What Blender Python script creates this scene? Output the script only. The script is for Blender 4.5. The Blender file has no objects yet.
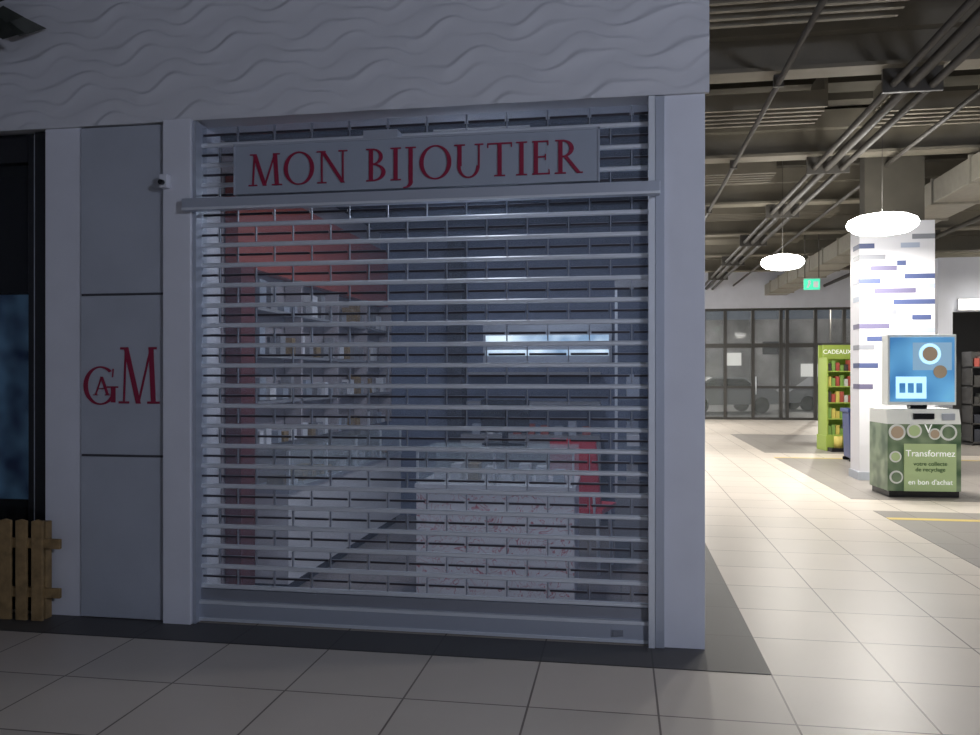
import bpy, bmesh, math, random
from mathutils import Vector, Matrix
random.seed(7)
S = bpy.context.scene
S.view_settings.view_transform = 'Standard'

# ---------------------------------------------------------------- materials
def mat(name, col, rough=0.6, metal=0.0, emis=None, estr=0.0, noise=0.0, nscale=8.0, bump=0.0, alpha=1.0, spec=None):
    m = bpy.data.materials.new(name); m.use_nodes = True
    nt = m.node_tree; b = nt.nodes['Principled BSDF']
    b.inputs['Base Color'].default_value = (*col, 1)
    b.inputs['Roughness'].default_value = rough
    b.inputs['Metallic'].default_value = metal
    if spec is not None: b.inputs['Specular IOR Level'].default_value = spec
    if emis:
        b.inputs['Emission Color'].default_value = (*emis, 1)
        b.inputs['Emission Strength'].default_value = estr
    if noise > 0 or bump > 0:
        tc = nt.nodes.new('ShaderNodeTexCoord')
        n = nt.nodes.new('ShaderNodeTexNoise'); n.inputs['Scale'].default_value = nscale
        n.inputs['Detail'].default_value = 5
        nt.links.new(tc.outputs['Object'], n.inputs['Vector'])
        if noise > 0:
            r = nt.nodes.new('ShaderNodeValToRGB')
            r.color_ramp.elements[0].position = 0.3; r.color_ramp.elements[1].position = 0.7
            r.color_ramp.elements[0].color = (*[c*(1-noise) for c in col], 1)
            r.color_ramp.elements[1].color = (*[min(1, c*(1+noise)) for c in col], 1)
            nt.links.new(n.outputs['Fac'], r.inputs['Fac'])
            nt.links.new(r.outputs['Color'], b.inputs['Base Color'])
        if bump > 0:
            bp = nt.nodes.new('ShaderNodeBump'); bp.inputs['Strength'].default_value = bump
            bp.inputs['Distance'].default_value = 0.01
            nt.links.new(n.outputs['Fac'], bp.inputs['Height'])
            nt.links.new(bp.outputs['Normal'], b.inputs['Normal'])
    if alpha < 1: b.inputs['Alpha'].default_value = alpha
    return m

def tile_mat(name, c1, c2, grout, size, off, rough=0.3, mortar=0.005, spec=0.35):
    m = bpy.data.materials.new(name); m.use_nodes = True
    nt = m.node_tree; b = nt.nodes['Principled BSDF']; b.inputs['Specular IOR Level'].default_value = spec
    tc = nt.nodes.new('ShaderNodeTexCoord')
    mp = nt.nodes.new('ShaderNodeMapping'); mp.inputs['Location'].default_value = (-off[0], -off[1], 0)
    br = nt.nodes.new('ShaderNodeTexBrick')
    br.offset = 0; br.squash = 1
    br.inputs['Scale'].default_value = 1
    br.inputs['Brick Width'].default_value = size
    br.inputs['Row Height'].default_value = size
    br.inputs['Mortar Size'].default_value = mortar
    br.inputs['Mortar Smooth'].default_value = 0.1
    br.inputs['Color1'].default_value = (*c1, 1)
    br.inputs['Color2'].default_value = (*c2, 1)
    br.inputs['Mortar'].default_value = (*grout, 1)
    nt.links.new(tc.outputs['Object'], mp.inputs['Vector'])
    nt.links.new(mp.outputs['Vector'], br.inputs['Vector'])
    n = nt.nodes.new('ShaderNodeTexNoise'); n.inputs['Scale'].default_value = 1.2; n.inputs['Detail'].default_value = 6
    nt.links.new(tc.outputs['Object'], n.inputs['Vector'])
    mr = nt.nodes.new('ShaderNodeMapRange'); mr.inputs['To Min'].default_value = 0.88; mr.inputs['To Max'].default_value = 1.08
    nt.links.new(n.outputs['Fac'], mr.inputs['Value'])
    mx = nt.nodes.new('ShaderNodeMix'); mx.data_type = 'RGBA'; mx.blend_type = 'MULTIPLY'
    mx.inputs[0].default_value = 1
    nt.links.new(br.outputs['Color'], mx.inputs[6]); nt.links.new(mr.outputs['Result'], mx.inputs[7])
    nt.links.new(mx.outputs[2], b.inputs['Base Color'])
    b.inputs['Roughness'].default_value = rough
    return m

def floral_mat(name, base, red):
    m = bpy.data.materials.new(name); m.use_nodes = True
    nt = m.node_tree; b = nt.nodes['Principled BSDF']; b.inputs['Roughness'].default_value = 0.4
    tc = nt.nodes.new('ShaderNodeTexCoord')
    w = nt.nodes.new('ShaderNodeTexNoise'); w.inputs['Scale'].default_value = 6; w.inputs['Detail'].default_value = 2
    w.inputs['Distortion'].default_value = 3
    r = nt.nodes.new('ShaderNodeValToRGB')
    e = r.color_ramp.elements
    e[0].position = 0.48; e[0].color = (*base, 1)
    e[1].position = 0.52; e[1].color = (*base, 1)
    x = e.new(0.5); x.color = (*red, 1)
    nt.links.new(tc.outputs['Object'], w.inputs['Vector'])
    nt.links.new(w.outputs['Fac'], r.inputs['Fac'])
    nt.links.new(r.outputs['Color'], b.inputs['Base Color'])
    return m

def glow_mat(name, c1, c2, strength, scale=3):
    m = bpy.data.materials.new(name); m.use_nodes = True
    nt = m.node_tree; b = nt.nodes['Principled BSDF']; b.inputs['Roughness'].default_value = 0.3
    tc = nt.nodes.new('ShaderNodeTexCoord')
    n = nt.nodes.new('ShaderNodeTexNoise'); n.inputs['Scale'].default_value = scale; n.inputs['Detail'].default_value = 1
    r = nt.nodes.new('ShaderNodeValToRGB')
    r.color_ramp.elements[0].position = 0.35; r.color_ramp.elements[0].color = (*c1, 1)
    r.color_ramp.elements[1].position = 0.65; r.color_ramp.elements[1].color = (*c2, 1)
    nt.links.new(tc.outputs['Object'], n.inputs['Vector']); nt.links.new(n.outputs['Fac'], r.inputs['Fac'])
    nt.links.new(r.outputs['Color'], b.inputs['Base Color'])
    nt.links.new(r.outputs['Color'], b.inputs['Emission Color'])
    b.inputs['Emission Strength'].default_value = strength
    return m

def glass_mat(name, tint=(0.8, 0.85, 0.9), alpha=0.25, rough=.03):
    m = bpy.data.materials.new(name); m.use_nodes = True
    b = m.node_tree.nodes['Principled BSDF']
    b.inputs['Base Color'].default_value = (*tint, 1)
    b.inputs['Roughness'].default_value = rough
    b.inputs['Alpha'].default_value = alpha
    return m

M_white = mat('white_paint', (0.66, 0.68, 0.75), 0.55, noise=0.04, nscale=3)
M_greyp = mat('grey_panel', (0.40, 0.43, 0.49), 0.5, noise=0.05, nscale=3)
M_groove = mat('groove_dark', (0.05, 0.05, 0.06), 0.6)
M_wave = mat('wave_cladding', (0.58, 0.59, 0.63), 0.55)
M_alu = mat('aluminium', (0.74, 0.78, 0.84), 0.35, 0.35)
M_alud = mat('aluminium_dull', (0.30, 0.32, 0.37), 0.4, 0.5)
M_rod = mat('rod_dark', (0.05, 0.045, 0.055), 0.4, 0.3)
M_haze_poly = glass_mat('hazy_polycarbonate', (0.38, 0.46, 0.60), 0.14, 0.2)  # clear sheet tinted pale, putting haze into the shutter gaps
M_steel = mat('painted_steel', (0.46, 0.50, 0.58), 0.35, 0.4)
M_sign = mat('sign_face', (0.33, 0.37, 0.44), 0.4, 0.1)
M_red = mat('sign_red', (0.25, 0.012, 0.045), 0.45)
M_tile = tile_mat('white_tile', (0.60, 0.54, 0.48), (0.56, 0.51, 0.455), (0.17, 0.14, 0.12), 0.58, (0.29, -0.32), 0.38)
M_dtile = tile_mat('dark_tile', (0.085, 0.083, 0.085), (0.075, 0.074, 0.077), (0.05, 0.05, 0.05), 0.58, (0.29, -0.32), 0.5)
M_gtile = tile_mat('grey_tile', (0.26, 0.24, 0.22), (0.24, 0.22, 0.205), (0.14, 0.13, 0.12), 0.58, (0.29, -0.32), 0.45)
M_yel = mat('yellow_tile', (0.62, 0.47, 0.12), 0.4)
M_itile = tile_mat('shop_tile', (0.22, 0.19, 0.19), (0.2, 0.18, 0.18), (0.1, 0.1, 0.1), 0.45, (0, 0), 0.3)
M_ceil = mat('ceiling_deck', (0.08, 0.072, 0.056), 0.8, noise=0.25, nscale=1.5)
M_beam = mat('beam_paint', (0.20, 0.18, 0.14), 0.7, noise=0.12, nscale=2)
M_pipe = mat('pipe_paint', (0.07, 0.064, 0.055), 0.5)
M_duct = mat('duct_metal', (0.32, 0.30, 0.25), 0.5, 0.1, noise=0.08)
M_black = mat('black_metal', (0.012, 0.013, 0.016), 0.2, 0.3)
M_frame = mat('window_frame', (0.08, 0.078, 0.075), 0.4, 0.4)
M_lamp = mat('lamp_glow', (1, 1, 1), 0.5, emis=(1, 0.98, 0.93), estr=20)
M_lampb = mat('lamp_body', (0.6, 0.6, 0.6), 0.4, 0.4)
M_glass = glass_mat('glass', (0.30, 0.33, 0.34), 0.2)
M_glassd = glass_mat('glass_dark', (0.02, 0.025, 0.03), 0.2)
M_glass2 = glass_mat('case_glass', (0.6, 0.7, 0.75), 0.22)
M_wood = mat('fence_wood', (0.27, 0.18, 0.08), 0.7, noise=0.3, nscale=14, bump=0.3)
M_leaf = mat('leaf', (0.03, 0.035, 0.03), 0.6, noise=0.4)
M_dark = mat('dark_interior', (0.035, 0.038, 0.05), 0.8)
M_shopwall = mat('shop_back_wall', (0.15, 0.185, 0.28), 0.6, noise=0.1)
M_shopw = mat('shop_side_wall', (0.34, 0.31, 0.33), 0.6)
M_orange = mat('orange_fascia', (0.36, 0.07, 0.045), 0.5)
M_maroon = mat('maroon', (0.13, 0.025, 0.025), 0.5)
M_cwhite = mat('counter_white', (0.66, 0.66, 0.70), 0.35)
M_cgrey = mat('shelf_grey', (0.27, 0.27, 0.29), 0.4)
M_floral = floral_mat('counter_floral', (0.86, 0.85, 0.88), (0.6, 0.12, 0.15))
M_redobj = mat('red_plastic', (0.7, 0.03, 0.05), 0.35)

# ---------------------------------------------------------------- builder
class MB:
    def __init__(s): s.bm = bmesh.new(); s.mats = []
    def mi(s, m):
        if m not in s.mats: s.mats.append(m)
        return s.mats.index(m)
    def poly(s, pts, m):
        f = s.bm.faces.new([s.bm.verts.new(p) for p in pts]); f.material_index = s.mi(m); return f
    def prism(s, pts, d, m, smooth=False):
        """extrude closed 3-D polygon pts by vector d"""
        d = Vector(d); k = s.mi(m)
        a = [s.bm.verts.new(Vector(p)) for p in pts]; b = [s.bm.verts.new(Vector(p)+d) for p in pts]
        n = len(pts)
        fs = [s.bm.faces.new(a[::-1]), s.bm.faces.new(b)]
        for i in range(n):
            f = s.bm.faces.new([a[i], a[(i+1) % n], b[(i+1) % n], b[i]]); f.smooth = smooth; fs.append(f)
        for f in fs: f.material_index = k
    def box(s, x0, x1, y0, y1, z0, z1, m):
        s.prism([(x0, y0, z0), (x1, y0, z0), (x1, y1, z0), (x0, y1, z0)], (0, 0, z1-z0), m)
    def tube(s, p0, p1, r, m, n=12, r1=None):
        p0 = Vector(p0); p1 = Vector(p1); ax = (p1-p0).normalized()
        u = ax.orthogonal().normalized(); v = ax.cross(u); k = s.mi(m)
        r1 = r if r1 is None else r1
        a = [s.bm.verts.new(p0+r*(u*math.cos(t)+v*math.sin(t))) for t in [2*math.pi*i/n for i in range(n)]]
        b = [s.bm.verts.new(p1+r1*(u*math.cos(t)+v*math.sin(t))) for t in [2*math.pi*i/n for i in range(n)]]
        f = s.bm.faces.new(a[::-1]); f.material_index = k
        f = s.bm.faces.new(b); f.material_index = k
        for i in range(n):
            f = s.bm.faces.new([a[i], a[(i+1) % n], b[(i+1) % n], b[i]]); f.material_index = k; f.smooth = True
    def lathe(s, c, prof, m, n=32):
        c = Vector(c); k = s.mi(m); rings = []
        for r, z in prof:
            rings.append([s.bm.verts.new(c+Vector((max(r, 1e-4)*math.cos(2*math.pi*i/n), max(r, 1e-4)*math.sin(2*math.pi*i/n), z))) for i in range(n)])
        for a, b in zip(rings, rings[1:]):
            for i in range(n):
                f = s.bm.faces.new([a[i], a[(i+1) % n], b[(i+1) % n], b[i]]); f.material_index = k; f.smooth = True
    def done(s, name, bevel=0, loc=(0, 0, 0), rotz=0, rec=True):
        if rec: bmesh.ops.recalc_face_normals(s.bm, faces=s.bm.faces)
        me = bpy.data.meshes.new(name); s.bm.to_mesh(me); s.bm.free()
        for m in s.mats: me.materials.append(m)
        o = bpy.data.objects.new(name, me); S.collection.objects.link(o)
        o.location = loc; o.rotation_euler = (0, 0, rotz)
        if bevel:
            b = o.modifiers.new('bevel', 'BEVEL'); b.width = bevel; b.segments = 2; b.limit_method = 'ANGLE'
        return o

def empty(name, loc=(0, 0, 0), rotz=0):
    e = bpy.data.objects.new(name, None); S.collection.objects.link(e); e.location = loc; e.rotation_euler = (0, 0, rotz); e.empty_display_size = 0.1
    return e

def text(name, body, size, m, loc, rot, parent=None, extrude=0.002, sx=1):
    c = bpy.data.curves.new(name, 'FONT'); c.body = body; c.size = size; c.extrude = extrude
    c.align_x = 'CENTER'; c.align_y = 'CENTER'
    o = bpy.data.objects.new(name, c); S.collection.objects.link(o)
    c.materials.append(m)
    o.location = loc; o.rotation_euler = rot; o.scale = (sx, 1, 1)
    if parent: o.parent = parent
    return o

# ---------------------------------------------------------------- serif glyphs
def bar(x0, y0, x1, y1, w): return [(x0-w/2, y0), (x0+w/2, y0), (x1+w/2, y1), (x1-w/2, y1)]
def rect(x0, x1, y0, y1): return [(x0, y0), (x1, y0), (x1, y1), (x0, y1)]
SH = 0.04
def serif(x, y, w): return rect(x-w/2, x+w/2, y, y+SH) if y < 0.5 else rect(x-w/2, x+w/2, y-SH, y)
def ring(cx, cy, rx, ry, tw, tn, a0, a1, n=28):
    q = []
    for i in range(n):
        t0 = math.radians(a0+(a1-a0)*i/n); t1 = math.radians(a0+(a1-a0)*(i+1)/n)
        q.append([(cx+rx*math.cos(t0), cy+ry*math.sin(t0)), (cx+rx*math.cos(t1), cy+ry*math.sin(t1)),
                  (cx+(rx-tw)*math.cos(t1), cy+(ry-tn)*math.sin(t1)), (cx+(rx-tw)*math.cos(t0), cy+(ry-tn)*math.sin(t0))])
    return q
K = 0.115; k = 0.045
G = {
 'M': (1.02, [bar(.15, 0, .2, 1, k), bar(.2, 1, .51, 0, K), bar(.51, 0, .82, 1, k), bar(.82, 1, .88, 0, K), serif(.15, 0, .26), serif(.88, 0, .3), serif(.16, 1, .2), serif(.86, 1, .2)]),
 'O': (.92, ring(.46, .5, .45, .52, K, k, 0, 360, 40)),
 'N': (.94, [bar(.16, 0, .16, 1, k), bar(.18, 1, .78, 0, K), bar(.78, 0, .78, 1, k), serif(.16, 0, .26), serif(.14, 1, .26), serif(.78, 1, .26)]),
 'B': (.64, [bar(.16, 0, .16, 1, K), serif(.14, 0, .24), serif(.14, 1, .24)] + ring(.2, .75, .30, .25, K*.9, k, -90, 90, 14) + ring(.2, .27, .38, .27, K, k, -90, 90, 16)),
 'I': (.34, [bar(.17, 0, .17, 1, K), serif(.17, 0, .3), serif(.17, 1, .3)]),
 'J': (.38, [bar(.2, -.05, .2, 1, K), serif(.2, 1, .3)] + ring(.02, -.05, .2425, .2, K, k, -100, 0, 12)),
 'U': (.84, [bar(.16, .35, .16, 1, K), bar(.7, .35, .7, 1, k), serif(.16, 1, .3), serif(.7, 1, .24)] + ring(.41, .35, .3125, .37, K*.8, k, 180, 360, 20)),
 'T': (.74, [bar(.37, 0, .37, 1, K), serif(.37, 0, .3), rect(.03, .71, 1-k, 1), bar(.045, .86, .045, 1, .03), bar(.695, .86, .695, 1, .03)]),
 'E': (.6, [bar(.16, 0, .16, 1, K), rect(.06, .52, 0, k), rect(.06, .5, 1-k, 1), rect(.16, .42, .5, .5+k), bar(.53, 0, .51, .15, .03), bar(.485, .86, .485, 1, .03), bar(.42, .43, .42, .6, .03)]),
 'R': (.72, [bar(.16, 0, .16, 1, K), serif(.16, 0, .3), serif(.14, 1, .24), bar(.66, 0, .3, .5, K), serif(.68, 0, .16)] + ring(.2, .74, .32, .26, K, k, -90, 90, 14)),
 'G': (.9, ring(.46, .5, .45, .52, K, k, 48, 335, 36) + [bar(.8, .05, .8, .45, K), serif(.78, .44, .3), bar(.78, .72, .8, .95, .03)]),
 'A': (.86, [bar(.12, 0, .42, 1, k), bar(.42, 1, .74, 0, K), rect(.2, .62, .33, .33+k), serif(.12, 0, .24), serif(.74, 0, .28)]),
 ' ': (.38, []),
}
def word(mb, s, x0, z0, h, width, yface, th, m, sp=.06):
    tot = sum(G[c][0] for c in s) + sp*(len(s)-1); sx = width/tot; x = 0; j = 0
    for c in s:
        for p in G[c][1]:
            j += 1; e = 0.00003*(j % 40)
            mb.prism([(x0+(x+a)*sx, yface-e, z0+b*h) for a, b in p], (0, -th, 0), m)
        x += G[c][0]+sp

# ================================================================= ROOM SHELL
b = MB(); b.box(-9, 16, -11, 23.4, -0.1, 0, M_tile); b.done('floor')
b = MB()
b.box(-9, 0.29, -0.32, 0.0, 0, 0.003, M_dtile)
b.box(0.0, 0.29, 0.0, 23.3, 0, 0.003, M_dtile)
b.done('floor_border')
b = MB()
b.box(2.3, 16, -8, 4.35, 0, 0.003, M_gtile)
b.box(2.3, 16, 4.35, 4.47, 0, 0.004, M_yel)
b.box(2.3, 16, 4.47, 4.9, 0, 0.003, M_gtile)
b.box(2.3, 16, 5.75, 10.6, 0, 0.003, M_gtile)
b.box(2.3, 16, 10.6, 10.72, 0, 0.004, M_yel)
b.box(2.3, 16, 11.6, 16.5, 0, 0.003, M_gtile)
b.done('floor_bands')
b = MB(); b.box(-9, 16, -11, 23.4, 5.3, 5.4, M_ceil)
for i in range(40):
    y = -4+i*0.68
    b.box(0.02, 16, y, y+0.25, 5.2, 5.3, M_ceil)
b.done('ceiling')
b = MB(); b.box(16, 16.1, -11, 23.4, 0, 5.3, M_white); b.done('wall_right')
b = MB(); b.box(-9.1, -9, -11, 23.4, 0, 5.3, M_white); b.done('wall_left')
b = MB(); b.box(-9, 16, -11.1, -11, 0, 5.3, M_white); b.done('wall_behind')

# shop front wall pieces
b = MB(); b.box(-0.268, 0.0, 0.0, 0.32, 0, 3.04, M_white); b.done('wall_pier_right', bevel=0.004)
b = MB(); b.box(-3.18, -3.0, -0.05, 0.32, 0, 3.04, M_white)
b.box(-3.175, -3.125, -.10, -.05, 2.62, 2.70, M_white); b.tube((-3.15, -.10, 2.65), (-3.15, -.13, 2.645), .016, M_black)   # alarm sensor
b.done('wall_pier_left', bevel=0.004)
b = MB(); b.box(-3.76, -3.18, 0.03, 0.32, 0, 3.04, M_white); b.box(-4.01, -3.76, 0.0, 0.32, 0, 3.04, M_white)
b.done('wall_front', bevel=0.004)
b = MB()
zs = [0.004, 1.005, 1.995, 3.03]
for z0, z1 in zip(zs, zs[1:]):
    b.box(-3.755, -3.183, -0.012, 0.029, z0+0.004, z1-0.004, M_greyp)
b.box(-3.745, -3.19, -0.019, -0.013, 0.998, 1.012, M_groove)
b.box(-3.745, -3.19, -0.019, -0.013, 1.988, 2.002, M_groove)
b.done('wall_panel', bevel=0.002)

# upper cladding: embossed overlapping waves, real relief
b = MB(); b.box(-9, 0.0, 0.0, 0.32, 3.04, 5.3, M_wave)
wi = b.mi(M_wave)
x0, x1, z0, z1 = -6.0, 0.02, 3.035, 4.2
nx, nz = 420, 210
def relief(x, z):
    u = z/0.095 - 0.75*x + 0.42*math.sin(2*math.pi*(x/0.62 + z/0.7)) + 0.12*math.sin(2*math.pi*(x/0.27 - z/0.5))
    f = u-math.floor(u)
    s_ = f/0.78 if f < 0.78 else (1-f)/0.22
    amp = 0.55+0.45*math.sin(2*math.pi*(x/0.62 - z/0.31))
    return 0.0125*amp*s_**1.4
gv = []
for j in range(nz+1):
    z = z0+(z1-z0)*j/nz
    gv.append([b.bm.verts.new((x0+(x1-x0)*i/nx, -0.022-relief(x0+(x1-x0)*i/nx, z), z)) for i in range(nx+1)])
for j in range(nz):
    for i in range(nx):
        f = b.bm.faces.new([gv[j][i], gv[j][i+1], gv[j+1][i+1], gv[j+1][i]]); f.smooth = True; f.material_index = wi
b.box(x0, x1, -0.021, 0.0, z0, z1, M_wave)
b.box(-9, .02, -.021, 0, z1, 5.3, M_wave)
b.done('wall_front_upper', rec=False)

b = MB(); b.box(-0.10, 0.0, 0.32, 23.4, 0, 5.3, M_white); b.done('wall_side')
b = MB(); b.box(-9, 16, 23.4, 23.7, 3.74, 5.3, M_white); b.box(-9, 0.0, 23.4, 23.7, 0, 3.74, M_white); b.box(13, 16, 23.4, 23.7, 0, 3.74, M_white)
b.done('wall_far')
b = MB()
xs = [0.0, 1.3, 2.35, 3.05, 3.95, 4.85, 5.05, 5.95, 6.85, 7.6, 8.6, 9.6, 10.6, 11.8, 13.0]
for x in xs: b.box(x-0.05, x+0.05, 23.42, 23.56, 0, 3.74, M_frame)
for z in (0.0, 1.05, 2.42, 3.66): b.box(0, 13, 23.44, 23.54, z, z+0.08 if z != 2.42 else z+0.14, M_frame)
b.box(0, 13, 23.48, 23.50, 0.05, 3.7, M_glass)
for x in (3.95, 5.95): b.tube((x+0.09, 23.40, 0.85), (x+0.09, 23.40, 1.45), 0.02, M_alu)
b.done('window_1')

# outside
b = MB(); b.box(-14, 24, 23.75, 50, -0.12, -0.02, mat('asphalt', (0.16, 0.16, 0.165), 0.6, noise=0.2)); b.done('ground_outside')
M_fac = mat('night_building', (0.28, 0.28, 0.29), 0.8, noise=0.6, nscale=0.5)
b = MB(); b.box(-12, 24, 48, 49, -0.02, 5, M_fac)
M_lw = mat('added_window_glow', (0.4, 0.4, 0.4), emis=(0.8, 0.8, 0.75), estr=0.8)  # added glowing panes that lighten the outside view
for i in range(14): b.box(-10+i*2.3, -9+i*2.3, 47.9, 48, 1.4+0.7*(i % 3), 2.2+0.7*(i % 3), M_lw if i % 2 else M_dark)
b.done('building')
M_carp = mat('car_paint', (0.45, 0.46, 0.48), 0.25, 0.3)
M_hl = mat('headlamp', (1, 1, 1), emis=(1, 1, 1), estr=1.0)
def car(x, y, rz):
    c = MB()
    prof = [(-2.1, .35), (-2.1, .8), (-1.9, .95), (-1.2, 1.0), (-.6, 1.42), (.8, 1.45), (1.6, 1.0), (2.0, .9), (2.1, .35)]
    c.prism([(a, -.85, z) for a, z in prof], (0, 1.7, 0), M_carp)
    c.prism([(a, -.87, z) for a, z in [(-1.05, 1.02), (-.55, 1.36), (.75, 1.38), (1.4, 1.02)]], (0, 1.74, 0), M_black)
    for a in (-1.3, 1.3):
        for s_ in (-.9, .7): c.tube((a, s_, .32), (a, s_+.2, .32), .32, M_black, 20)
    for s_ in (-.6, .6): c.box(2.08, 2.13, s_-.18, s_+.18, .62, .76, M_hl)
    c.done('car', bevel=0.04, loc=(x, y, -0.02), rotz=rz)
car(3.6, 29, math.radians(200)); car(8.5, 32, math.radians(10)); car(13.5, 30, math.radians(190))
def fill_street_lamp(x, y):  # added lamps, brighten the outside behind the far glazing
    e = empty('fill_street_lamp', (x, y, -.02))
    l = MB(); l.tube((0, 0, 0), (0, 0, 6), .07, M_frame, r1=.04); l.tube((0, 0, 5.95), (0, -1.0, 6.1), .035, M_frame); l.box(-.15, .15, -1.5, -.9, 6.08, 6.18, M_frame); l.box(-.12, .12, -1.45, -.95, 6.06, 6.08, M_hl)
    o = l.done('fill_lamp_post'); o.parent = e
    ld = bpy.data.lights.new('street_fill', 'POINT'); ld.energy = 1500; ld.color = (1, .93, .82); ld.shadow_soft_size = .1
    lo = bpy.data.objects.new('street_fill', ld); S.collection.objects.link(lo); lo.parent = e; lo.location = (0, -1.2, 5.9)
fill_street_lamp(1.0, 34); fill_street_lamp(10.0, 38)

# ================================================================= CEILING STRUCTURE
b = MB()
BY = (1.2, 4.1, 7.4, 10.6, 13.8, 17.0, 20.2)
for y in BY:
    b.box(0.05, 15.9, y-.14, y+.14, 4.58, 4.62, M_beam); b.box(0.05, 15.9, y-.02, y+.02, 4.62, 4.95, M_beam); b.box(0.05, 15.9, y-.14, y+.14, 4.95, 5.2, M_beam)
b.done('ceiling_beams')
b = MB()
for x, z, r in ((2.25, 4.42, .035), (2.42, 4.42, .05), (2.62, 4.40, .04), (1.15, 4.5, .03), (6.2, 4.45, .05), (3.3, 4.5, .03)):
    b.tube((x, -3, z), (x, 23.3, z), r, M_pipe)
for y in BY:
    b.box(2.15, 2.72, y-.02, y+.02, 4.34, 4.58, M_pipe); b.box(1.1, 1.2, y-.02, y+.02, 4.46, 4.58, M_pipe); b.box(6.15, 6.25, y-.02, y+.02, 4.4, 4.58, M_pipe)
b.done('ceiling_pipes')
b = MB()
b.box(4.3, 5.0, 4.5, 23.3, 4.15, 4.5, M_duct)
for i in range(14): b.box(4.27, 5.03, 4.7+i*1.35, 4.74+i*1.35, 4.12, 4.53, M_duct)
for i in range(1, 7): b.box(4.6, 4.64, 4.1+3.2*i, 4.14+3.2*i, 4.5, 4.6, M_pipe)
b.done('ventilation_duct', bevel=0.008)
b = MB()
for (y0, xa, xb) in ((2.5, .3, 2.0), (5.6, .3, 2.0), (5.9, 2.8, 4.1), (8.8, .3, 2.0), (12.1, .3, 3.8), (15.2, .3, 3.8)):
    for j in range(5):
        b.box(xa, xb, y0+j*.16, y0+j*.16+.05, 4.72, 4.92, M_beam)
    b.box(xa, xa+.04, y0, y0+.7, 4.92, 5.2, M_beam); b.box(xb-.04, xb, y0, y0+.7, 4.92, 5.2, M_beam)
b.done('ceiling_baffles')

# hall lamps, some of them added out of view
def hall_lamp(x, y, z, power, col=(1, .95, .86), r=.36, glow=M_lamp, kind='AREA'):
    e = empty('ceiling_lamp', (x, y, z))
    l = MB()
    l.lathe((0, 0, 0), [(0.02, .15), (r*.25, .145), (r*.4, .12)], M_lampb)
    l.tube((0, 0, .14), (0, 0, 5.2-z), .004, M_pipe)
    o = l.done('lamp_housing'); o.parent = e
    l = MB(); l.lathe((0, 0, 0), [(r*.4, .12), (r*.75, .09), (r*.94, .05), (r, .0), (r*.95, -.05), (r*.78, -.10), (r*.4, -.13), (0.0, -.14)], glow)
    o = l.done('lamp_diffuser'); o.parent = e
    ld = bpy.data.lights.new('lamp_light', kind); ld.energy = power; ld.color = col
    if kind == 'AREA': ld.shape = 'DISK'; ld.size = r*1.8
    else: ld.shadow_soft_size = r*.8
    lo = bpy.data.objects.new('lamp_light', ld); S.collection.objects.link(lo); lo.parent = e
    lo.location = (0, 0, -.16 if kind == 'AREA' else -.16-r*.85)
    return e
hall_lamp(2.88, 6.5, 3.45, 170, r=.43)
hall_lamp(2.31, 9.94, 3.45, 130, r=.36)
hall_lamp(6.6, 2.0, 3.9, 170)
hall_lamp(8.5, 12.0, 3.9, 200)
hall_lamp(9.5, 19.0, 3.9, 200)  # out of view, strengthened to brighten the far header
hall_lamp(.9, 15.0, 4.0, 120)  # added lamp hidden behind the corner, brightens the far header
hall_lamp(1.0, 20.0, 4.0, 200)  # second added lamp behind the corner, for the far header too
M_fillglow = mat('fill_glow_cool', (1, 1, 1), 0.5, emis=(.8, .88, 1), estr=3)  # glow of the added facade lamp
hall_lamp(3.3, -5.6, 3.5, 440, (.76, .82, 1), glow=M_fillglow, kind='POINT', r=.3)  # added lamp behind the camera, lights the shop facade

# ================================================================= ROLLER SHUTTER
b = MB()
X0, X1 = -2.998, -0.268
YS = 0.045
pitch = 0.122; z = 0.215; row = 0
while z < 3.01:
    # flat-faced slat with chamfered edges
    pr = [(X0+.02, YS-.011, z-.008), (X0+.02, YS-.011, z+.006), (X0+.02, YS-.005, z+.013), (X0+.02, YS+.008, z+.013), (X0+.02, YS+.008, z-.013), (X0+.02, YS-.005, z-.013)]
    b.prism(pr, (X1-X0-.04, 0, 0), M_alu)
    zm = z+pitch/2
    if zm < 3.0:
        w = 0.235; off = (row % 2)*w/2
        x = X0+.02-off
        while x < X1-.02:
            xa = max(x+.012, X0+.02); xb = min(x+w-.012, X1-.02)
            if xb > xa+.01:
                b.box(xa, xb, YS-.006, YS+.006, zm-.006, zm+.005, M_rod)
                b.box(xa, xb, YS-.007, YS+.004, zm+.005, zm+.0075, M_alud)
            if x > X0+.03: b.box(x-.003, x+.003, YS-.008, YS+.008, zm-.045, zm+.045, M_alud)
            x += w
        b.box(X0+.02, X1-.02, YS+.001, YS+.003, z+.013, min(z+pitch-.013, 3.02), M_haze_poly)
    z += pitch; row += 1
b.box(X0+.02, X1-.02, YS-.03, YS+.03, .02, .12, M_steel); b.box(X0+.02, X1-.02, YS-.04, YS+.04, .115, .135, M_alu); b.box(X0+.02, X1-.02, YS-.038, YS+.038, .012, .03, M_alu)
b.box(X0+.02, X1-.02, YS-.015, YS+.015, .135, .20, M_alud)
b.box(X1-.035, X1-.001, -.03, .03, 0.004, 3.03, M_alu); b.box(X1-.035, X1-.001, .03, .10, 0.004, 3.03, M_alud)
b.box(X1+.002, X1+.05, -.02, -.002, .004, 3.03, M_steel)
b.box(X0+.001, X0+.022, -.03, .10, 0.004, 3.03, M_steel)
b.box(-.50, -.44, YS-.045, YS-.03, .05, .08, M_alud)
b.done('roller_shutter')

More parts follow.
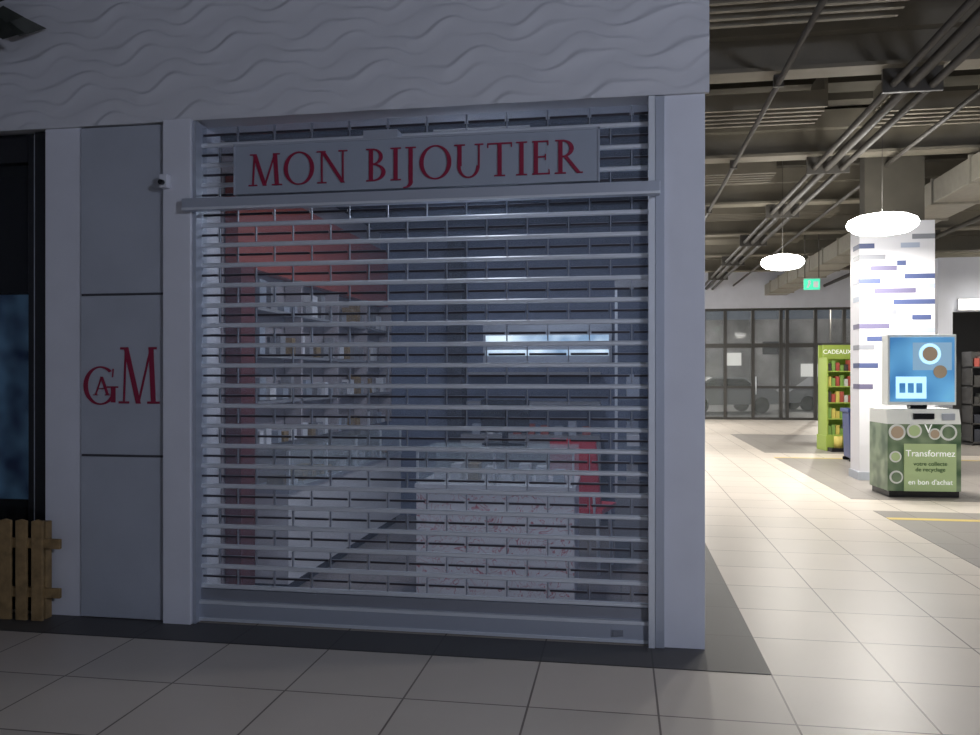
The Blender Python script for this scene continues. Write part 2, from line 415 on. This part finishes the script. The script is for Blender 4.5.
b = MB()
b.box(-3.02, -.245, -.115, -.055, 2.475, 2.545, M_steel)
b.box(-3.02, -.245, -.12, -.115, 2.475, 2.49, M_alu)
b.done('shutter_rail', bevel=0.004)
sg = empty('shop_sign')
b = MB()
b.box(-2.677, -.575, -.122, -.07, 2.555, 2.838, M_sign)
b.box(-2.685, -.567, -.128, -.065, 2.833, 2.845, M_steel)
b.box(-2.685, -2.677, -.128, -.065, 2.55, 2.845, M_steel); b.box(-.575, -.567, -.128, -.065, 2.55, 2.845, M_steel)
b.box(-1.9, -1.7, -.12, -.022, 2.846, 2.89, M_steel)
o = b.done('sign_board'); o.parent = sg
b = MB(); word(b, 'MON BIJOUTIER', -2.595, 2.598, .185, 1.93, -.1225, .006, M_red)
o = b.done('sign_letters'); o.parent = sg

# logo on pillar panel
b = MB()
word(b, 'G', -3.735, 1.32, .23, .23, -.0135, .004, M_red)
word(b, 'M', -3.50, 1.325, .345, .275, -.0135, .004, M_red)
word(b, 'A', -3.665, 1.375, .115, .115, -.0135, .008, M_red)
b.done('logo_lettering')

# ================================================================= SHOP INTERIOR
b = MB(); b.box(-3.1, -.1, .2, 3.9, 0, .004, M_itile); b.done('floor_shop')
b = MB(); b.box(-3.2, -.1, .33, 3.95, 3.02, 3.04, M_dark); b.done('ceiling_shop')
b = MB(); b.box(-3.1, -.1, 3.8, 3.9, 0, 3.02, M_shopwall); b.done('wall_shop_back')
b = MB(); b.box(-3.1, -3.0, .33, 3.8, 0, 3.02, M_shopw); b.done('wall_shop_left')
b = MB(); b.box(-.12, -.10, .33, 3.8, 0, 3.02, M_shopwall); b.done('wall_shop_right')

# left wall: shelving over a long white display counter
b = MB()
b.box(-2.99, -2.90, .36, 3.75, 2.22, 2.80, M_orange)
b.box(-2.99, -2.88, .36, .56, .01, 2.22, M_maroon)
for y in (1.3, 2.1, 2.9, 3.72): b.box(-2.99, -2.86, y, y+.03, 1.01, 2.22, M_shopw)
for z in (1.3, 1.62, 1.94): b.box(-2.99, -2.86, .56, 3.75, z, z+.02, M_cgrey)
for z in (1.01, 1.325, 1.645, 1.965):
    y = .65
    while y < 3.6:
        h = random.uniform(.06, .2); w = random.uniform(.05, .13)
        b.box(-2.97, -2.89, y, y+w, z, z+h, random.choice([M_cwhite, M_cgrey, M_cgrey, M_steel, M_wood]))
        y += w+random.uniform(.04, .12)
b.box(-2.98, -2.66, .60, 3.4, .09, .70, M_cwhite); b.box(-2.97, -2.70, .64, 3.35, .006, .09, M_dark)
b.box(-2.98, -2.65, .59, 3.41, .70, .73, M_steel)
b.box(-2.665, -2.66, .60, 3.4, .73, .98, M_glass2); b.box(-2.98, -2.66, .60, 3.4, .98, .99, M_glass2); b.box(-2.98, -2.66, .60, .605, .73, .98, M_glass2)
for y in (.60, 1.3, 2.0, 2.7, 3.38): b.box(-2.675, -2.655, y, y+.02, .73, .985, M_alu)
for i in range(15): b.box(-2.86, -2.74, .7+i*.17, .79+i*.17, .73, .73+random.uniform(.04, .1), random.choice([M_cwhite, M_cgrey, M_wood]))
b.done('wall_shelving_unit')
b = MB()
b.box(-1.78, -.745, .62, 1.2, .06, .76, M_floral); b.box(-1.75, -.775, .66, 1.16, .005, .06, M_dark)
b.box(-1.79, -.735, .61, 1.21, .76, .785, M_cwhite)
b.box(-1.78, -.745, .62, .625, .785, 1.0, M_glass2); b.box(-1.78, -.745, 1.195, 1.2, .785, 1.0, M_glass2)
b.box(-1.78, -.745, .62, 1.2, 1.0, 1.01, M_glass2)
for x in (-1.78, -1.27, -.76): b.box(x, x+.015, .618, .632, .785, 1.005, M_alu)
b.box(-1.78, -.745, .615, .625, .995, 1.012, M_alu)
for i in range(8): b.box(-1.7+i*.115, -1.63+i*.115, .8, .95, .785, .785+random.uniform(.05, .12), random.choice([M_cwhite, M_steel, M_wood]))
b.done('sales_counter')
b = MB(); b.box(-1.4, -1.1, .95, 1.12, 1.012, 1.03, M_black); b.box(-1.27, -1.23, 1.02, 1.06, 1.03, 1.12, M_black); b.box(-1.42, -1.08, 1.02, 1.05, 1.1, 1.33, M_black)
b.done('till_monitor', bevel=.004)
M_strip = glow_mat('emissive_strip', (.2, .32, .48), (.75, .9, 1), 1.2, 3.5)
b = MB(); b.box(-1.87, -.54, 3.74, 3.795, 1.62, 2.04, M_steel); b.box(-1.84, -.57, 3.73, 3.745, 1.82, 1.91, M_strip); b.box(-1.84, -.57, 3.73, 3.745, 1.70, 1.76, M_strip)  # steel panel with two emissive strips on the back wall
b.done('emissive_strip_panel')
b = MB()
b.box(-2.2, -2.05, 3.5, 3.79, .005, 2.9, M_dark)
b.box(-2.05, -.65, 3.45, 3.72, .005, .9, M_cgrey)
for z in (1.2, 1.5): b.box(-2.0, -.65, 3.5, 3.79, z, z+.03, M_cgrey)
for i in range(9): b.box(-1.95+i*.14, -1.87+i*.14, 3.55, 3.65, .9, .9+random.uniform(.08, .2), random.choice([M_cwhite, M_orange, M_steel]))
b.done('back_cabinet')
b = MB()
b.box(-.5, -.13, 2.1, 3.2, .005, .5, M_cgrey); b.box(-.5, -.13, 2.1, 3.2, 2.2, 2.28, M_cgrey)
for z in (.9, 1.3, 1.75): b.box(-.48, -.14, 2.12, 3.18, z, z+.015, M_glass2)
b.box(-.5, -.495, 2.1, 3.2, .5, 2.2, M_glass2)
for y in (2.1, 2.65, 3.18): b.box(-.5, -.48, y, y+.02, .5, 2.2, M_alu)
for z in (.5, .915, 1.315):
    for i in range(5): b.box(-.40, -.30, 2.2+i*.19, 2.3+i*.19, z, z+random.uniform(.08, .2), random.choice([M_cwhite, M_cgrey, M_steel]))
b.done('glass_display_case')
b = MB()
for sx in (-.18, .18):
    for sy in (-.18, .18): b.tube((sx, sy, 0.006), (sx*.9, sy*.9, .46), .014, M_alu)
b.box(-.21, .21, -.2, .2, .46, .50, M_redobj)
b.prism([(-.20, .17, .52), (.20, .17, .52), (.18, .24, 1.02), (-.18, .24, 1.02)], (0, .03, 0), M_redobj)
b.tube((-.15, .19, .46), (-.15, .21, .6), .012, M_alu); b.tube((.15, .19, .46), (.15, .21, .6), .012, M_alu)
b.done('red_chair', bevel=.015, loc=(-.74, 1.75, 0), rotz=math.radians(165))

def area(name, loc, size, e, col, rot=(0, 0, 0)):
    ld = bpy.data.lights.new(name, 'AREA'); ld.size = size; ld.energy = e; ld.color = col
    o = bpy.data.objects.new(name, ld); S.collection.objects.link(o); o.location = loc; o.rotation_euler = rot
    return o
M_slg = mat('shop_fill_glow', (1, 1, 1), emis=(.75, .85, 1), estr=1.0)
b = MB(); b.box(-1.7, -1.1, 1.4, 2.0, 2.99, 3.02, M_lampb); b.box(-1.67, -1.13, 1.43, 1.97, 2.985, 2.99, M_slg)
b.box(-1.6, -1.0, .34, .44, 2.99, 3.02, M_lampb); b.box(-1.58, -1.02, .35, .43, 2.985, 2.99, M_slg); b.done('shop_fill_fixture')  # fixtures added to go with the fill lights below
area('shop_fill', (-1.4, 1.7, 2.97), .5, 15, (.75, .85, 1))  # added to brighten the shop interior
area('counter_fill', (-1.3, .39, 2.97), .1, 20, (.85, .9, 1), (math.radians(14), 0, 0))  # added near the shutter to brighten the counter front

# ================================================================= NEIGHBOUR SHOP (left)
b = MB(); b.box(-9, -4.01, .9, 1.0, 0, 3.04, M_dark); b.box(-9, -4.01, .33, 1.0, 3.0, 3.04, M_dark); b.box(-4.03, -4.01, .33, .9, 0, 3.04, M_dark)
b.done('wall_neighbour')
b = MB()
b.box(-4.10, -4.02, .02, .12, .004, 3.03, M_black); b.box(-4.17, -4.12, .05, .12, .004, 3.03, M_black); b.box(-4.115, -4.105, .03, .05, .004, 3.03, M_steel)
b.box(-8, -4.17, .05, .12, .004, .12, M_black); b.box(-8, -4.17, .05, .12, 2.85, 3.03, M_black); b.box(-6, -5.92, .05, .12, .12, 2.85, M_black)
b.box(-8, -4.17, .08, .09, .12, 2.85, M_glassd)
b.done('door_1', bevel=.006)
M_poster = glow_mat('blue_poster_glow', (.01, .03, .10), (.10, .22, .38), .12, 5)  # poster print given emission because no lamp reaches it
b = MB(); b.box(-5.4, -4.22, .40, .42, .65, 2.05, M_poster); b.box(-5.42, -4.20, .42, .45, .004, 2.07, M_black)
b.done('poster_display')
b = MB()
xx = -5.4
while xx < -3.95:
    b.prism([(xx, -.14, .004), (xx+.075, -.14, .004), (xx+.075, -.14, .61), (xx+.0375, -.14, .62), (xx, -.14, .61)], (0, .02, 0), M_wood)
    xx += .108
b.box(-5.42, -3.82, -.12, -.095, .14, .20, M_wood); b.box(-5.42, -3.82, -.12, -.095, .44, .50, M_wood)
b.box(-3.99, -3.93, -.094, -.04, .003, .60, M_wood)
b.done('picket_fence', bevel=.004)
b = MB()
for i in range(70):
    c = Vector((-4.28+random.uniform(-.35, .14), -.30+random.uniform(-.12, .12), 3.62+random.uniform(-.06, .22)))
    a = random.uniform(0, 6.28); L = random.uniform(.14, .26); dirv = Vector((math.cos(a), .3*math.sin(a), -.25+.3*math.sin(a))).normalized()*L
    side = dirv.cross(Vector((0, 1, .3))).normalized()*L*.25
    b.poly([c, c+dirv*.4+side, c+dirv, c+dirv*.4-side], M_leaf)
b.tube((-4.45, -.3, 3.65), (-4.45, -.3, 5.3), .02, M_pipe)
b.done('hanging_plant', rec=False)

# ================================================================= COLUMN
b = MB()
M_colw = mat('column_wrap', (.62, .62, .66), .5)
cx0, cx1, cy0, cy1 = 2.91, 3.91, 7.6, 8.05
b.box(cx0, cx1, cy0, cy1, 0.004, 3.68, M_colw)
b.box(cx0+.1, cx1-.1, cy0+.1, cy1-.1, 3.68, 5.2, M_ceil)
cols = [mat('dash_blue', (.05, .07, .17), .5), mat('dash_grey', (.20, .21, .24), .5), mat('dash_violet', (.11, .10, .18), .5), mat('dash_light', (.34, .39, .50), .5)]
dashes = [(3.30, 0, .20, 0), (3.30, .55, .8, 3), (3.14, .0, .35, 1), (3.05, .5, .62, 0), (2.98, .15, .5, 2), (2.86, .6, 1.0, 0), (2.80, 0, .28, 0), (2.66, .2, .75, 2), (2.55, .0, .15, 3), (2.50, .45, 1.0, 0), (2.36, .1, .5, 1), (2.28, .7, .95, 0), (2.16, .0, .4, 2), (2.10, .55, 1.0, 3), (1.98, .1, .3, 0), (1.86, 0, .2, 1), (1.6, 0, .25, 0), (1.3, 0, .18, 2), (3.5, .3, .6, 3), (1.75, .6, 1.0, 2), (3.42, .7, 1.0, 1), (2.72, .8, 1.0, 3)]
for (z, a, c_, kk) in dashes:
    b.box(cx0+a, cx0+c_, cy0-.004, cy0, z, z+.07, cols[kk])
    if a == 0: b.box(cx0-.004, cx0, cy0, cy0+.3, z, z+.07, cols[kk])
b.box(cx0-.02, cx1+.02, cy0-.02, cy1+.02, 0.004, .12, M_greyp)
b.done('column')

# ================================================================= KIOSK
e = empty('recycling_kiosk', (3.21, 6.0, 0), math.radians(4))
M_kgreen = glow_mat('kiosk_green', (.06, .12, .06), (.24, .32, .20), .03, 5)
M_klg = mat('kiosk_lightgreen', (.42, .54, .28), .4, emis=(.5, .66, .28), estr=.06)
M_kwhite = mat('kiosk_white', (.75, .78, .75), .4)
M_kblue = glow_mat('kiosk_blue', (.05, .20, .46), (.14, .42, .70), .55, 2)
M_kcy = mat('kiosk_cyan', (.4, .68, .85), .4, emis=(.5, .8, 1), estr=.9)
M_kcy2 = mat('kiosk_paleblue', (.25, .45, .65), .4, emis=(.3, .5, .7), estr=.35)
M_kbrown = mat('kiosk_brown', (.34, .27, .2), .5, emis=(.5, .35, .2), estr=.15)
M_txt = mat('text_green', (.04, .12, .03), .5)
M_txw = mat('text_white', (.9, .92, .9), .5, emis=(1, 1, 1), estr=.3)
b = MB()
b.box(-.41, .41, 0.005, .55, 0.005, .08, M_black)
b.prism([(-.43, 0, .08), (.43, 0, .08), (.43, 0, .90), (-.43, 0, .90)], (0, .58, 0), M_kgreen)
b.prism([(-.43, 0, .90), (-.43, .58, .90), (-.43, .58, 1.08), (-.43, .05, 1.08)], (.86, 0, 0), M_kwhite)
b.box(-.24, .37, -.012, 0, .08, .66, M_klg)
b.box(-.12, .12, -.003, .05, .96, 1.03, M_black)
b.box(.22, .36, -.003, .05, .95, 1.03, M_steel)
for j, (x, z, r) in enumerate(((-.32, .80, .10), (-.12, .82, .09), (.28, .80, .10), (.12, .78, .07), (-.34, .5, .07), (-.33, .25, .08))):
    b.tube((x, 0, z), (x, -.010-.0005*j, z), r, M_kwhite, 24); b.tube((x, -.010, z), (x, -.014-.0005*j, z), r*.75, (M_kbrown, M_klg, M_kgreen)[j % 3], 20)
o = b.done('kiosk_body', bevel=.01); o.parent = e
b = MB()
b.box(-.39, .42, .10, .28, 1.13, 2.0, M_kwhite); b.box(-.10, .10, .15, .26, 1.07, 1.14, M_black)
b.box(-.365, .395, .085, .10, 1.17, 1.965, M_kblue)
b.box(-.30, .06, .078, .086, 1.21, 1.48, M_kcy)
b.box(-.10, .36, .080, .086, 1.56, 1.90, M_kcy2)
b.tube((.10, .079, 1.76), (.10, .074, 1.76), .13, M_kcy, 24); b.tube((.10, .074, 1.76), (.10, .070, 1.76), .09, M_kbrown, 24)
b.tube((.22, .079, 1.54), (.22, .070, 1.54), .08, M_kbrown, 20)
for i in range(3): b.box(-.26+i*.1, -.19+i*.1, .074, .079, 1.28, 1.40, M_kblue)
o = b.done('kiosk_screen', bevel=.003); o.parent = e
R90 = (math.pi/2, 0, 0)
text('kiosk_text_1', 'Transformez', .112, M_txw, (.065, -.016, .54), R90, e)
text('kiosk_text_2', 'votre collecte\nde recyclage', .07, M_txt, (.065, -.016, .38), R90, e)
text('kiosk_text_3', "en bon d'achat", .088, M_txw, (.065, -.016, .19), R90, e)
text('kiosk_text_4', 'V', .15, M_txw, (0.04, -.018, .84), R90, e)

# ================================================================= GREEN DISPLAY STAND
e = empty('display_stand', (3.82, 12.4, 0), math.radians(8))
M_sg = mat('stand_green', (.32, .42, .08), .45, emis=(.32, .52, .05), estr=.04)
b = MB()
b.box(-.28, .28, .2, .24, .05, 2.1, M_sg); b.box(-.28, -.25, -.2, .24, .05, 1.85, M_sg); b.box(.25, .28, -.2, .24, .05, 1.85, M_sg)
b.box(-.30, .30, -.22, .26, .005, .30, M_sg); b.box(-.28, .28, -.02, .02, 1.82, 2.1, M_sg)
pc = [mat('pack_red', (.4, .08, .06), .5), mat('pack_yellow', (.6, .5, .12), .5), mat('pack_green', (.2, .35, .08), .5), mat('pack_dark', (.06, .05, .05), .5), mat('pack_white', (.6, .6, .58), .5)]
for z in (.3, .62, .94, 1.26, 1.56):
    b.box(-.26, .26, -.2, .22, z, z+.02, M_sg)
    for i in range(6): b.box(-.24+i*.082, -.172+i*.082, -.15, 0, z+.02, z+.02+random.uniform(.12, .22), random.choice(pc))
o = b.done('stand_body'); o.parent = e
text('stand_text', 'CADEAUX', .12, M_txw, (0, -.025, 1.96), R90, e)
b = MB(); b.box(-.28, .28, -.45, -.24, .005, .08, M_black); b.tube((.1, -.35, .08), (.1, -.35, .35), .09, pc[0]); b.tube((-.12, -.36, .08), (-.12, -.36, .3), .08, pc[1])
o = b.done('stand_tray'); o.parent = e

b = MB()
M_bb = mat('bin_blue', (.03, .05, .16), .4)
b.prism([(-.2, -.2, .06), (.2, -.2, .06), (.24, -.24, .85), (-.24, -.24, .85)], (0, .42, 0), M_bb); b.box(-.26, .26, -.28, .24, .85, .92, M_bb); b.box(-.22, .22, .2, .24, .005, .06, M_black); b.box(-.22, .22, -.2, -.16, .005, .06, M_black)
b.done('waste_bin', bevel=.015, loc=(3.66, 10.3, 0))

M_exit = mat('exit_green', (.05, .45, .25), .5, emis=(.1, .9, .55), estr=.9)
b = MB(); b.box(-.17, .17, 0, .05, 3.42, 3.66, M_exit); b.box(-.18, .18, .005, .045, 3.64, 3.68, M_lampb); b.tube((-.15, .02, 3.68), (-.15, .02, 5.2), .01, M_pipe); b.tube((.15, .02, 3.68), (.15, .02, 5.2), .01, M_pipe)
b.tube((-.06, -.001, 3.60), (-.06, -.004, 3.60), .03, M_txw, 12); b.prism([(-.12, -.002, 3.46), (-.08, -.002, 3.46), (-.02, -.002, 3.57), (-.08, -.002, 3.57)], (0, -.003, 0), M_txw); b.box(.03, .13, -.004, 0, 3.47, 3.60, M_txw)
b.done('exit_sign', loc=(3.80, 14.4, 0))

b = MB()
b.box(6.5, 15.9, 14.6, 14.8, 2.9, 4.1, M_white); b.box(6.5, 6.8, 14.6, 14.9, 0, 2.9, M_white)
b.box(6.5, 15.9, 18.0, 18.1, 0, 4.1, M_frame)
b.box(6.9, 15.5, 14.48, 14.55, 2.95, 3.15, mat('tube_glow', (1, 1, 1), emis=(1, 1, .96), estr=3)); b.box(6.9, 15.5, 14.55, 14.6, 2.92, 3.18, M_lampb)
b.done('wall_shop_far')
b = MB()
for z in (.05, .45, .85, 1.25, 1.65): b.box(6.9, 9.9, 13.9, 14.4, z, z+.03, M_frame)
for x in (6.9, 7.9, 8.9, 9.87): b.box(x, x+.03, 13.9, 14.4, .005, 2.0, M_frame)
b.box(6.9, 9.9, 14.38, 14.4, .05, 2.0, M_frame)
for z in (.08, .48, .88, 1.28, 1.68):
    x = 6.98
    while x < 9.75:
        w = random.uniform(.08, .2); b.box(x, x+w, 13.95, 14.2, z, z+random.uniform(.15, .3), random.choice([pc[0], pc[4], M_frame, M_dark, M_dark, M_dark])); x += w+.03
b.done('shelving_unit')

# ================================================================= WORLD + CAMERA
w = bpy.data.worlds.new('World'); S.world = w; w.use_nodes = True
w.node_tree.nodes['Background'].inputs['Color'].default_value = (.12, .14, .17, 1)
w.node_tree.nodes['Background'].inputs['Strength'].default_value = 0.8
cd = bpy.data.cameras.new('camera'); cam = bpy.data.objects.new('camera', cd); S.collection.objects.link(cam)
cd.sensor_width = 36; cd.lens = 36*800/980; cd.shift_y = (375-367.5)/980
cam.location = (-.458, -4.496, 1.5); cam.rotation_euler = (math.pi/2, 0, math.radians(9.23))
S.camera = cam
